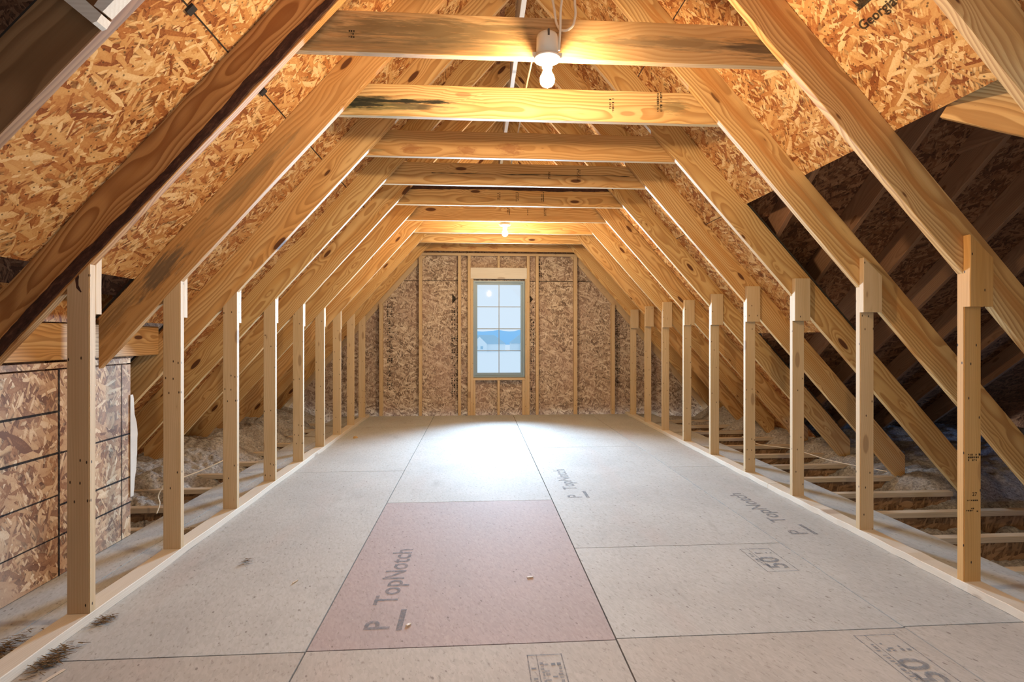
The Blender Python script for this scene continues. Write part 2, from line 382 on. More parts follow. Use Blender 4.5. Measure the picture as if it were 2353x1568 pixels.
def tube(name, pts, r, mat, parent=None, res=8, smooth_pts=True):
    cu = bpy.data.curves.new(name, 'CURVE'); cu.dimensions = '3D'; cu.bevel_depth = r; cu.bevel_resolution = 3; cu.resolution_u = 10
    cu.use_fill_caps = True
    sp = cu.splines.new('BEZIER' if smooth_pts else 'POLY')
    if smooth_pts:
        sp.bezier_points.add(len(pts)-1)
        for bp, p in zip(sp.bezier_points, pts): bp.co = p; bp.handle_left_type = bp.handle_right_type = 'AUTO'
    else:
        sp.points.add(len(pts)-1)
        for bp, p in zip(sp.points, pts): bp.co = (*p, 1)
    cu.materials.append(mat)
    ob = bpy.data.objects.new(name, cu); COL.objects.link(ob)
    if parent is not None: ob.parent = parent
    return ob

def lathe(name, prof, mat, loc=(0, 0, 0), parent=None, n=28):
    vs, fs = [], []
    for (r, z) in prof:
        for i in range(n):
            a = 2*math.pi*i/n; vs.append((r*math.cos(a), r*math.sin(a), z))
    for j in range(len(prof)-1):
        for i in range(n): fs.append((j*n+i, j*n+(i+1) % n, (j+1)*n+(i+1) % n, (j+1)*n+i))
    fs.append(tuple(range(n))); fs.append(tuple(range((len(prof)-1)*n, len(prof)*n)))
    ob = me_obj(name, vs, fs, mat, parent, Matrix.Translation(loc), True)
    return ob

def text(name, body, size, mat, parent, mw, align='LEFT', shear=0.0, bold=0.0, spacing=1.0):
    cu = bpy.data.curves.new(name, 'FONT'); cu.body = body; cu.size = size; cu.align_x = align; cu.shear = shear
    cu.offset = bold; cu.space_character = spacing; cu.resolution_u = 3
    cu.materials.append(mat)
    ob = bpy.data.objects.new(name, cu); COL.objects.link(ob); ob.parent = parent; ob.matrix_basis = mw
    return ob

def flat_rects(name, rects, mat, parent, mw):
    """several little printed bars in local XY; one mesh = one printed stamp"""
    vs, fs = [], []
    for (x0, y0, x1, y1) in rects:
        b = len(vs); vs += [(x0, y0, 0), (x1, y0, 0), (x1, y1, 0), (x0, y1, 0)]; fs.append((b, b+1, b+2, b+3))
    return me_obj(name, vs, fs, mat, parent, mw)

ORD = ['nearest', 'second', 'third', 'fourth', 'fifth', 'sixth', 'seventh', 'eighth', 'ninth', 'tenth', 'eleventh', 'twelfth', 'thirteenth', 'fourteenth']
def zu(x): return ZR - PITCH*abs(x-XC)          # underside of rafters
def zs(x): return ZS - PITCH*abs(x-XC)          # underside of sheathing
def YLr(i): return Y1 + ST*(i-1) if i else 1.450  # near face of left rafter i
def YRr(i): return Y1 + ST*(i-1) + 0.026 if i else 1.490

cphi, sphi = math.cos(PHI), math.sin(PHI)
# ------------------------------------------------------------------ rafters
def rafter(side, i, mat, a_end, label, T=TH):
    s = -1 if side == 'L' else 1
    y = (YLr(i) if side == 'L' else YRr(i)) + T/2
    a0 = 0.02
    p0 = (XC + s*a0, y, ZR - PITCH*a0); p1 = (XC + s*a_end, y, ZR - PITCH*a_end)
    ob = beam('rafter', p0, p1, (s*sphi, 0, cphi), T, DEPTH, mat, -math.tan(PHI), -math.tan(PHI), nseg=14, seed=i*7+(s > 0))
    tag(ob, label, 'rafter', 'rafters of the left slope' if s < 0 else 'rafters of the right slope')
    return ob

HEART = (0.50, 0.235, 0.07)
W_HEART = wood('pine_heart_streak', pale=(0.70, 0.48, 0.22), warm=(0.64, 0.38, 0.14), rings=78, knots=0.8, stains=((1.2, 0.100, 1.5, 0.034, 0.8, HEART, 0.5), (2.6, 0.085, 1.3, 0.030, 0.75, HEART, 0.5)))
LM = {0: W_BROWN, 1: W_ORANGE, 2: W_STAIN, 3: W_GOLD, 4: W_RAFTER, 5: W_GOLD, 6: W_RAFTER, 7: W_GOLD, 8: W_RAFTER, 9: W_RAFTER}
RM = {0: W_RAFTER, 1: W_HEART, 2: W_HEART, 3: W_RAFTER, 4: W_GOLD, 5: W_RAFTER, 6: W_GOLD, 7: W_RAFTER, 8: W_GOLD, 9: W_RAFTER}
LLAB = {0: 'brown rafter across the top left corner with blocking nailed on it', 1: 'orange wavy-grained left rafter with dark bark along its lower edge',
        2: 'left rafter with grey water stains and a sawn-off lower end', 3: 'pale golden left rafter running behind the second left post'}
RLAB = {0: 'rafter across the top right corner, closest to the viewer', 1: 'golden right rafter with broad reddish heart streak, on the stamped post',
        2: 'knotty golden right rafter under the right end of the mouldy black-streaked collar tie', 3: 'right rafter carried by the third right-hand post'}
rafL, rafR = {}, {}
for i in range(10):
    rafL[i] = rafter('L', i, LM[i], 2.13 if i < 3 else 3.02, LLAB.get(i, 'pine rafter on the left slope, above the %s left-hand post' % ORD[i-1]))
    rafR[i] = rafter('R', i, RM[i], 3.04, RLAB.get(i, 'pine rafter on the right slope, above the %s right-hand post' % ORD[i-1]))

def ss(a, b, v): v = min(1, max(0, (v-a)/(b-a))); return v*v*(3-2*v)
# bark-covered waney edge of left rafter 1 (near face is local +Y on the left side)
def bark_strip(parent, L0, L1, ysign, T, fn, n=90, seed=1, top=None):
    r = random.Random(seed); vs, fs = [], []
    w = 0.0
    for i in range(n+1):
        x = L0 + (L1-L0)*i/n
        w = 0.82*w + r.uniform(-0.0028, 0.0028)
        lo, hi = fn(x, w)
        y = ysign*(T/2+0.0004); yo = ysign*(T/2 + 0.0035 + r.uniform(0, 0.002))
        vs += [(x, y, lo), (x, yo, lo+0.004), (x, yo, hi-0.004), (x, y, hi)]
    for i in range(n):
        for j in range(3): a = i*4+j; fs.append((a, a+1, a+5, a+4))
    return me_obj('bark_edge', vs, fs, BARK, parent)
tag(bark_strip(rafL[1], 0.9, 3.3, 1, TH, lambda x, w: (0.003 + max(0.0, 0.004 + w*0.8), 0.032 + 0.014*ss(0.9, 1.6, x) + 0.005*math.sin(x*5.1) + w), seed=5), 'dark bark strip along the lower edge')

# ridge board, blocking at the near left rafter
tag(beam('ridge_board', (XC, -2.5, 3.23), (XC, YE-0.01, 3.23), (0, 0, 1), 0.034, 0.24, W_PLATE, nseg=6), 'pale ridge board running along the peak of the roof', 'ridge board')
def ext(p, q, t): return (p[0]+(p[0]-q[0])*t, p[1]+(p[1]-q[1])*t)
A0, A1, B0, B1, Bm = [(a_*1.024, CAMH + (b_-CAMH)*1.024) for a_, b_ in ((-0.990, 1.927), (-1.043, 1.925), (-0.930, 1.874), (-0.952, 1.851), (-0.941, 1.856))]
tag(prism('blocking', [B0, Bm, B1, ext(A1, B1, 2.2), ext(A0, B0, 3.2)], (0, 1.413, 0), (1, 0, 0), (0, 0, 1), (0, 0.036, 0), W_PLATE), 'white weathered block crossing the rafter in the top left corner', 'blocking')
C0, C1, D0, D1 = [(a_*1.024, CAMH + (b_-CAMH)*1.024) for a_, b_ in ((-0.928, 1.881), (-0.949, 1.895), (-0.882, 1.932), (-0.923, 1.934))]
tag(prism('blocking', [C0, ext(D0, C0, 3.5), ext(D1, C1, 5.0), C1], (0, 1.414, 0), (1, 0, 0), (0, 0, 1), (0, 0.035, 0), W_PLATE), 'greyish block lying along the rafter, butted to the white block at top left', 'blocking')

# ------------------------------------------------------------------ collar ties
TZ, TD = 2.209, 0.165
TLAB = ['brown mould-stained collar tie holding the lamp, nearest to the viewer', 'yellow collar tie with black mould on its left end',
        'orange collar tie with three reddish knot scars', 'brown collar tie with a long dark horizontal crack', 'greenish collar tie with a dark bark strip along its top',
        'reddish collar tie with two dark knots, just before the far lamp', 'pale collar tie right behind the far glowing lamp',
        'collar tie second from the end wall', 'collar tie closest to the end wall and its window']
TM = [W_TIEA, W_TIEB, W_TIEC, W_TIE, W_GOLD, W_TIE, W_GOLD, W_GOLD, W_TIEC]
ties = []
for i in range(1, 10):
    y = Y1 + ST*(i-1) + 0.0625 + TH/2
    ai = (ZS - TZ - TD)/PITCH - 0.012
    x0, x1 = XC - ai, XC + ai
    ce = 1.0/PITCH
    t = beam('collar_tie', (x0 - TD*ce, y, TZ), (x1 + TD*ce, y, TZ), (0, 0, 1), TH, TD, TM[i-1], ce, -ce, nseg=12, seed=40+i)
    tag(t, TLAB[i-1], 'collar tie', 'collar ties'); ties.append(t)
tag(bark_strip(ties[4], 0.25, 2.05, -1, TH, lambda x, w: (TD-0.030-0.004*math.sin(x*5)+w*0.7, TD-0.002), seed=9), 'dark bark strip along the top')
# long shake in the fourth tie
def crack(parent, x0, x1, z, n=40, seed=2):
    r = random.Random(seed); vs, fs = [], []; w = 0
    for i in range(n+1):
        x = x0+(x1-x0)*i/n; w = w*0.9 + r.uniform(-.0015, .0015); h = 0.0022*(0.4+r.random())*(0.3 if 0.28 < i/n < 0.34 else 1)
        vs += [(x, -TH/2-0.0012, z+w-h), (x, -TH/2-0.0012, z+w+h)]
    for i in range(n): fs.append((2*i, 2*i+1, 2*i+3, 2*i+2))
    return me_obj('crack', vs, fs, SEAMK, parent)
crack(ties[3], 0.55, 2.05, 0.085)

# ------------------------------------------------------------------ posts, plates, scabs
PNOTE_L = {1: 'with a tall knot scar at its top', 2: 'beside the torn white wrap', 3: 'in front of heaped insulation'}
PNOTE_R = {1: 'with black grade stamps and the number 27', 2: 'with a dark bark corner on its lower part'}
postL, postR = {}, {}
for i in range(1, 10):
    y = YLr(i)
    poly = [(XL-PW, PLH), (XL, PLH), (XL, zu(XL)), (XL-PW, zu(XL-PW))]
    def post(poly, y, xo):
        # local X runs up the post so the grain does too
        vs = []
        b = 0.002
        for yy in (0, TH):
            for (px, pz) in poly: vs.append((pz - PLH, yy - TH/2, -(px - xo)))
        fs = [(0, 1, 2, 3), (7, 6, 5, 4)] + [(j, (j+1) % 4, (j+1) % 4+4, j+4) for j in range(4)]
        mw = Matrix(((0, 0, -1, xo), (0, 1, 0, y + TH/2), (1, 0, 0, PLH), (0, 0, 0, 1)))
        ob = me_obj('knee_wall_post', vs, fs, W_POST, None, mw)
        bm = bmesh.new(); bm.from_mesh(ob.data)
        ed = [e for e in bm.edges if abs((e.verts[0].co - e.verts[1].co).normalized().x) > 0.99]
        bmesh.ops.bevel(bm, geom=ed, offset=0.003, segments=2, affect='EDGES'); bm.to_mesh(ob.data); bm.free()
        return ob
    p = post(poly, y, XL-PW/2); postL[i] = p
    tag(p, '%s left-hand knee wall post%s' % (ORD[i-1], ' ' + PNOTE_L[i] if i in PNOTE_L else ', counting from the viewer'), 'post', 'posts of the left knee wall')
    y = YRr(i)
    poly = [(XR, PLH), (XR+PW-0.004, PLH), (XR+PW-0.004, zu(XR+PW)), (XR, zu(XR))]
    p = post(poly, y, XR+PW/2); postR[i] = p
    if i == 1: p.data.materials[0] = W_POSTO
    tag(p, '%s right-hand knee wall post%s' % (ORD[i-1], ' ' + PNOTE_R[i] if i in PNOTE_R else ', counting from the viewer'), 'post', 'posts of the right knee wall')
    # scabs
    rr = random.Random(i*13)
    zb, zt = 1.165 + rr.uniform(-.01, .01), 1.455
    s = beam('scab_block', (XL-PW/2-0.006, YLr(i)+TH*1.5+0.001, zb), (XL-PW/2-0.006, YLr(i)+TH*1.5+0.001, zt), (-1, 0, 0), TH, PW, W_POST, nseg=3)
    s.location.x = XL - 0.002
    tag(s, 'short block nailed behind the top of the %s left-hand post' % ORD[i-1], 'scab block', 'scab blocks of the left knee wall')
    zt = (1.500, 1.495, 1.452, 1.46, 1.45, 1.44, 1.46, 1.45, 1.44)[i-1] ; zb = (1.200, 1.205, 1.178, 1.19, 1.18, 1.19, 1.18, 1.2, 1.19)[i-1]
    cut = -0.95 if i <= 2 else 0.0
    s = beam('scab_block', (XR-0.006, YRr(i)-TH/2-0.001, zb), (XR-0.006, YRr(i)-TH/2-0.001, zt), (1, 0, 0), TH, 0.104, W_POSTO if i == 1 else W_POST, 0, cut, nseg=3)
    tag(s, 'short block nailed across the top front of the %s right-hand post' % ORD[i-1], 'scab block', 'scab blocks of the right knee wall')

def plate(x0, x1, ya, yb, label):
    p = beam('bottom_plate', ((x0+x1)/2, ya, 0.0), ((x0+x1)/2, yb, 0.0), (0, 0, 1), x1-x0, PLH, W_PLATE, nseg=40, jit=0.0022)
    tag(p, label, 'bottom plate', 'bottom plates of the knee walls'); return p
plate(XL-PW-0.002, XL+0.003, 0.6, YWS-0.02, 'white-edged bottom plate under the left knee wall posts')
plate(XR-0.004, XR+PW, 0.4, 3.62, 'near length of the bottom plate under the right posts')
plate(XR-0.003, XR+PW, 3.625, YWS-0.02, 'far length of the right bottom plate, beyond the butt joint')

# post 1 knot scar and right post 2 bark corner
def blob(parent, name, pts, mat, off):
    vs = [(p[0], off, p[1]) for p in pts]; return me_obj(name, vs, [tuple(range(len(vs)))], mat, parent)
blob(postL[1], 'knot_scar', [(1.285, 0.006), (1.27, 0.009), (1.25, 0.010), (1.235, 0.008), (1.220, 0.006), (1.207, -0.006), (1.203, -0.010), (1.206, -0.013), (1.216, -0.008), (1.230, -0.002), (1.25, -0.002), (1.262, -0.004), (1.275, -0.001), (1.284, -0.001)], BARK, -TH/2-0.0006)

# ------------------------------------------------------------------ floor
fl = empty('floor'); tag(fl, 'rough subfloor of large sheets with dark seams', None, None, 'structure')
XE0, XE1 = -1.878, 2.455
xs = [XE0, -1.66, -0.583, 0.492, 1.575, XE1]
ysm = {1: [0.2, 1.847, 4.30, 6.45, YWS], 0: [0.2, 1.847, 4.30, 6.45, YWS], 2: [0.2, 1.850, 3.47, 5.62, YWS], 3: [0.2, 1.858, 2.667, 5.117, YWS], 4: [0.2, 1.866, 4.285, 6.4, YWS]}
panels = {}
for c_ in range(5):
    yy = ysm[c_]
    for j in range(len(yy)-1):
        mat = FL_A
        if j == 0: mat = FL_C
        if c_ == 2 and j == 1: mat = FL_B
        p = sheet('floor_panel', (xs[c_], yy[j], -0.018), (1, 0, 0), (0, 1, 0), xs[c_+1]-xs[c_], yy[j+1]-yy[j], 0.018, mat, fl)
        panels[(c_, j)] = p
panels[(2, 1)]['label'] = 'pinkish floor sheet in the middle foreground'
box('seam_backing', (XE0, 0.2, -0.0185), (XE1, YWS, -0.0175), SEAMK, fl).location = ((XE0+XE1)/2, (0.2+YWS)/2, -0.0115)

# printed lettering on the sheets: reads away from the viewer, tops of the letters to the left
def floor_mw(panel, x, y):
    o = panel.matrix_world.translation if panel.matrix_world.translation.length else panel.matrix_basis.translation
    o = panel.matrix_basis.translation
    return Matrix.Translation((x - o.x, y - o.y, 0.018 + 0.0012)) @ Matrix.Rotation(math.pi/2, 4, 'Z')
def logo_print(c_, j, x, y, sc, mat):
    p = panels[(c_, j)]
    text('printed_lettering', 'TopNotch', 0.135*sc, mat, p, floor_mw(p, x, y+0.19*sc), bold=0.0016)
    text('printed_lettering', 'P', 0.135*sc, mat, p, floor_mw(p, x, y), bold=0.002)
    flat_rects('printed_bar', [(-0.005*sc, -0.050*sc, 0.15*sc, -0.028*sc)], mat, p, floor_mw(p, x, y))
def span_box(c_, j, x, y, mat, num, L=0.62, Wd=0.17, seed=1):
    p = panels[(c_, j)]; r = random.Random(seed); t = 0.004
    rc = [(0, 0, L, t), (0, Wd, L, Wd+t), (0, 0, t, Wd), (L-t, 0, L, Wd+t), (0.02, Wd*0.74, L, Wd*0.74+t*0.8)]
    for row, h in ((0.10, 0.016), (0.26, 0.016), (0.46, 0.022), (0.60, 0.012), (0.82, 0.016)):
        u = 0.20 if row < 0.7 else 0.05
        while u < L-0.05:
            w = r.uniform(0.006, 0.016)
            if r.random() < 0.8: rc.append((u, Wd*row, u+w, Wd*row+h*r.uniform(0.5, 1)))
            u += w + r.uniform(0.004, 0.008)
    flat_rects('printed_stamp', rc, mat, p, floor_mw(p, x, y))
    if num: text('printed_lettering', num, 0.13, mat, p, floor_mw(p, x-0.03, y+0.03), bold=0.003)
logo_print(2, 1, -0.325, 1.965, 0.98, GREYINK)
logo_print(4, 1, 1.80, 2.77, 1.0, GREYINK)
logo_print(3, 2, 0.70, 3.50, 1.0, GREYINK)
span_box(3, 1, 1.475, 2.34, GREYINK, '50', 0.26, 0.15, 3)
span_box(3, 0, 1.50, 1.52, GREYINK, '50', 0.30, 0.15, 5)
span_box(2, 0, 0.285, 1.42, GREYINK, '', 0.36, 0.115, 8)

# ------------------------------------------------------------------ joists and insulation
YJ = [2.742 + 0.4064*j for j in range(-1, 11)]
for j, y in enumerate(YJ):
    jo = empty('floor_joist', (0.3, y, -0.019))
    x0, x1 = -2.95, (3.35 if j > 2 else 5.2)
    f1 = beam('top_flange', (x0-0.3, 0, -0.034), (x1-0.3, 0, -0.034), (0, 0, 1), 0.052, 0.034, W_JOIST, nseg=8)
    f1.parent = jo
    w = box('web', (x0, y-0.005, -0.019-0.22), (x1, y+0.005, -0.019-0.034), OSB_WEB); w.parent = jo; w.location = ((x0+x1)/2-0.3, 0, -0.127)
    tag(jo, 'floor joist showing beside the right floor edge, %s from the viewer' % ORD[j], 'joist', 'floor joists')

def insul(name, x0, x1, y0, y1, zf, label, nx=130, ny=420, seed=3):
    from mathutils import noise
    vs, fs = [], []
    for j in range(ny+1):
        for i in range(nx+1):
            x = x0+(x1-x0)*i/nx; y = y0+(y1-y0)*j/ny
            n = noise.fractal(Vector((x*7+seed, y*7, 0)), 0.75, 2.2, 6) * 0.036 + noise.noise(Vector((x*2.1, y*2.1+seed, 0)))*0.04
            vs.append((x, y, zf(x, y) + n))
    for j in range(ny):
        for i in range(nx): a = j*(nx+1)+i; fs.append((a, a+1, a+nx+2, a+nx+1))
    ob = me_obj(name, vs, fs, INSUL, None, None, True); tag(ob, label, 'insulation', None, 'stuff'); return ob
insul('blown_insulation', -3.1, XE0+0.06, 1.2, YE-0.09, lambda x, y: -0.125 + 0.20*ss(-1.93, -2.45, x)*ss(3.3, 4.4, y) + 0.05*ss(4.3, 4.8, y)*ss(-1.9, -2.05, x) + 0.07*ss(3.4, 3.1, y)*ss(-1.95, -2.15, x), 'grey fluffy blown insulation along the left eave')
insul('blown_insulation', XE1-0.06, 6.2, -0.9, YE-0.09, lambda x, y: -0.15 + 0.19*ss(2.95, 3.4, x)*ss(3.3, 3.9, y) + 0.10*ss(5.6, 6.8, y), 'blown insulation between the joists along the right eave', nx=150)

# ------------------------------------------------------------------ roof sheathing (ceiling)
ce_ = empty('ceiling'); tag(ce_, 'roof sheathing boards between the rafters', None, None, 'structure')
def slope_sheet(side, zb, zt, ya, yb, mat, name='sheathing_panel'):
    s = -1 if side == 'L' else 1
    xb, xt = XC + s*(ZS-zb)/PITCH, XC + s*(ZS-zt)/PITCH
    lv = math.hypot(xb-xt, zt-zb)
    if s > 0: return sheet(name, (xb, yb, zb), (0, -1, 0), (xt-xb, 0, zt-zb), yb-ya, lv, 0.012, mat, ce_) if False else sheet(name, (xb, ya, zb), (0, 1, 0), (xt-xb, 0, zt-zb), yb-ya, lv, 0.012, mat, ce_)
    return sheet(name, (xb, yb, zb), (0, -1, 0), (xt-xb, 0, zt-zb), yb-ya, lv, 0.012, mat, ce_)
def row(side, zb, zt, cuts, mats):
    u = slope_sheet(side, zb, zt, cuts[0], cuts[-1], SEAMK, 'roof_seam_light_block')  # added dark sheet, stops sky light leaking through the panel seams
    u.matrix_basis = u.matrix_basis @ Matrix.Translation((0, 0, 0.0124))
    for a, b in zip(cuts[:-1], cuts[1:]): slope_sheet(side, zb, zt, a, b, mats[int(a*10) % len(mats)])
MR = [OSB_ROOF, OSB_ROOF2]
row('L', 2.158, 2.964, [-2.5, -0.35, 1.80, 3.97, 6.13, YE], [OSB_ROOF])
row('L', 1.352, 2.158, [1.467, 2.70, 4.85, 7.02, YE], [OSB_ROOF])
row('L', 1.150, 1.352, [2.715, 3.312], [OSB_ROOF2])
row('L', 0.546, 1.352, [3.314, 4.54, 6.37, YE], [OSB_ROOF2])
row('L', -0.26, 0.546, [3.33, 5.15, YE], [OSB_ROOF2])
row('L', 2.964, 3.55, [-2.5, 0.7, 2.72, 4.9, YE], [OSB_ROOF])
row('R', 2.741, 3.55, [-2.5, 0.9, 3.35, 5.5, YE], [OSB_ROOF])
row('R', 1.935, 2.741, [-2.5, 0.3, 2.74, 4.57, 6.4, YE], [OSB_ROOF])
row('R', 1.105, 1.935, [3.35, 5.18, 7.01, YE], [OSB_ROOF])
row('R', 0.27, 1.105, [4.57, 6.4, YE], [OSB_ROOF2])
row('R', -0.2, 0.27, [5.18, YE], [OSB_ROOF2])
# black clips on the left seam
for yc in (1.819, 2.409):
    xb = XC - (ZS-2.158)/PITCH
    mw = frame_mat((xb, yc, 2.158), (0, 1, 0), (-sphi, 0, cphi))
    vs, fs = beam_geo(0.026, 0.034, 0.010, b=0.001, nseg=1, jit=0)
    cl = me_obj('panel_clip', [(v[0]-0.013, v[1], v[2]-0.009) for v in vs], fs, CLIP, ce_, mw)
    cl['label'] = 'small black panel clip'
def slope_line(y0, y1, z):
    xb = XC - (ZS-z)/PITCH
    mw = frame_mat((xb, y0, z), (0, 1, 0), (-sphi, 0, cphi))
    vs, fs = beam_geo(y1-y0, 0.006, 0.002, b=0.0005, nseg=1, jit=0)
    me_obj('seam_gap', [(v[0], v[1], v[2]-0.0012) for v in vs], fs, SEAMK, ce_, mw)
for i in range(0, 9): slope_line(YLr(i)+TH+0.004, YLr(i+1)-0.004, 2.158)
# printed name on the right slope
def slopeR_mw(x, y, off=0.0018):
    # local X towards the viewer (-Y), local Y up the slope
    X = Vector((0, -1, 0)); Yv = Vector((-cphi, 0, sphi)); Z = X.cross(Yv)
    m = Matrix((X, Yv, Z)).transposed().to_4x4(); m.translation = Vector((x, y, zs(x))) - Vector((sphi, 0, cphi))*off; return m
text('printed_lettering', 'Georgia-Pacific', 0.052, BLACKINK, ce_, slopeR_mw(1.470, 1.935), bold=0.0012)
me_obj('printed_logo', [(0, 0, 0), (0.075, 0, 0), (0.075, 0.014, 0), (0.058, 0.014, 0), (0.064, 0.05, 0), (0.05, 0.02, 0), (0.04, 0.07, 0), (0.028, 0.02, 0), (0.014, 0.045, 0), (0.016, 0.014, 0)], [tuple(range(10))], BLACKINK, ce_, slopeR_mw(1.425, 1.905))

# stamps on ties
def stamp(parent, mw, w, h, rows, mat, seed, rot=False):
    r = random.Random(seed); rc = []
    for q in range(rows):
        v0 = h*q/rows; v1 = h*(q+0.68)/rows; u = 0
        while u < w:
            d = r.uniform(0.0035, 0.008)
            if r.random() < 0.85:
                if r.random() < 0.5: rc.append((u, v0, u+d, v1))
                else: rc += [(u, v0, u+d*0.35, v1), (u+d*0.35, v0+(v1-v0)*r.random()*0.7, u+d, v0+(v1-v0)*r.uniform(0.72, 1))]
            u += d + r.uniform(0.002, 0.004)
    m = mw @ Matrix.Rotation(math.pi/2, 4, 'Z') if rot else mw
    return flat_rects('grade_stamp', rc, mat, parent, m)
def tie_face(x, z): return Matrix.Translation((x, -TH/2-0.0014, z)) @ Matrix.Rotation(math.pi/2, 4, 'X')
def tx(i, X): return X - ties[i].matrix_world.translation.x
stamp(ties[0], tie_face(tx(0, -0.51), 0.055), 0.022, 0.034, 3, BLACKINK, 1)
for (i, X, z, w, h, rws) in ((1, 0.72, 0.05, 0.07, 0.03, 2), (1, 0.98, 0.06, 0.10, 0.035, 2), (3, 0.55, 0.06, 0.05, 0.02, 2), (3, 0.78, 0.05, 0.08, 0.03, 3), (4, 0.20, 0.05, 0.07, 0.03, 2), (4, 0.36, 0.04, 0.08, 0.03, 3), (4, 0.58, 0.04, 0.08, 0.03, 2), (5, 0.32, 0.06, 0.07, 0.03, 2), (5, 0.50, 0.06, 0.07, 0.012, 1), (5, 0.68, 0.06, 0.07, 0.03, 2)):
    stamp(ties[i], tie_face(tx(i, X), z), w, h, rws, BLACKINK, i*10+int(X*100), True)
def post_face(ob, X, z):
    # local frame of posts: x up, z = -(world x)
    o = ob.matrix_world.translation
    return Matrix(((0, 1, 0, z - PLH), (0, 0, 1 * -1, -TH/2-0.0008), (-1, 0, 0, -(X - o.x)), (0, 0, 0, 1)))
P1 = postR[1]
stamp(P1, post_face(P1, XR+0.018, 0.548), 0.05, 0.034, 3, BLACKINK, 71)
text('printed_lettering', '27', 0.022, BLACKINK, P1, post_face(P1, XR+0.036, 0.400), bold=0.0004)
stamp(P1, post_face(P1, XR+0.014, 0.378), 0.055, 0.009, 1, BLACKINK, 72)
stamp(P1, post_face(P1, XR+0.010, 0.335), 0.03, 0.018, 2, BLACKINK, 73)
stamp(P1, post_face(P1, XR+0.056, 0.332), 0.014, 0.008, 1, BLACKINK, 74)

# ------------------------------------------------------------------ end wall with window
wb = empty('wall_back'); tag(wb, 'sheathed gable end wall with window', None, None, 'structure')
WX0, WX1, WZ0, WZ1 = -0.052, 0.658, 0.515, 1.852
def wallpoly(name, poly, mat=OSB_WALL):
    mw = frame_mat((0, YE, 0), (1, 0, 0), (0, -1, 0))   # local X=x, local Y = z
    vs = [(x, z, 0) for x, z in poly] + [(x, z, -0.011) for x, z in poly]; n = len(poly)
    fs = [tuple(range(n)), tuple(range(2*n-1, n-1, -1))] + [(i, (i+1) % n, (i+1) % n + n, i+n) for i in range(n)]
    return me_obj(name, vs, fs, mat, wb, mw)
g = 0.0015
me_obj('wall_seam_light_block', [(-3.1, YE+0.0125, -0.25), (WX0, YE+0.0125, -0.25), (WX0, YE+0.0125, 3.2), (-3.1, YE+0.0125, 3.2), (WX1, YE+0.0125, -0.25), (3.7, YE+0.0125, -0.25), (3.7, YE+0.0125, 3.2), (WX1, YE+0.0125, 3.2), (WX0, YE+0.0125, WZ1), (WX1, YE+0.0125, WZ1), (WX0, YE+0.0125, WZ0), (WX1, YE+0.0125, WZ0)], [(0, 1, 2, 3), (4, 5, 6, 7), (8, 9, 7, 2), (1, 4, 11, 10)], SEAMK, wb)  # added dark backing, stops outdoor light leaking through the wall seams
def zt_(x): return zs(x) - 0.002
xl2, xr2 = -0.30, 0.822
wallpoly('sheathing_panel', [(-3.0, -0.2), (xl2-g, -0.2), (xl2-g, 1.845), (XC-(ZS-1.845)/PITCH, 1.845), (-3.0, zt_(-3.0))])
wallpoly('sheathing_panel', [(xr2+g, -0.2), (3.6, -0.2), (3.6, zt_(3.6)), (XC+(ZS-1.845)/PITCH, 1.845), (xr2+g, 1.845)])
wallpoly('sheathing_panel', [(xl2, -0.2), (WX0, -0.2), (WX0, 1.845), (xl2, 1.845)])
wallpoly('sheathing_panel', [(WX1, -0.2), (xr2, -0.2), (xr2, 1.845), (WX1, 1.845)])
wallpoly('sheathing_panel', [(WX0, -0.2), (WX1, -0.2), (WX1, WZ0), (WX0, WZ0)])
wallpoly('sheathing_panel', [(XC-(ZS-1.85)/PITCH, 1.853), (XC+(ZS-1.85)/PITCH, 1.853), (XC, zt_(XC))])
def wstamp(x, z0, z1, w, seed, arrow=None):
    mw = frame_mat((x, YE-0.002, z0), (0, 0, 1), (0, -1, 0))   # local X up, local Y -> -X... printed sideways
    r = random.Random(seed); rc = []; u = 0
    while u < z1-z0:
        d = r.uniform(0.006, 0.03)
        for q in range(3):
            if r.random() < 0.72: rc.append((u, w*(q/3), u+d*r.uniform(0.6, 1), w*(q/3)+w*0.2*r.random()+w*0.06))
        u += d + r.uniform(0.003, 0.012)
        if r.random() < 0.08: rc.append((u, 0, u+0.006, w)); u += 0.02
    flat_rects('printed_stamp', rc, BLACKINK, wb, mw)
    if arrow:
        mw2 = frame_mat((0, YE-0.002, 0), (1, 0, 0), (0, -1, 0))
        me_obj('printed_arrow', [(x-0.075, arrow-0.07, 0), (x-0.01, arrow, 0), (x-0.075, arrow+0.07, 0)], [(0, 1, 2)], BLACKINK, wb, mw2)
wstamp(-0.27, 0.22, 1.50, 0.10, 1, 1.60)
wstamp(0.79, 0.22, 1.50, 0.075, 2, 1.60)
wstamp(0.90, 1.90, 2.16, 0.07, 3)
wstamp(-1.16, 0.35, 1.55, 0.08, 4)
wstamp(2.00, 0.35, 1.55, 0.06, 5)

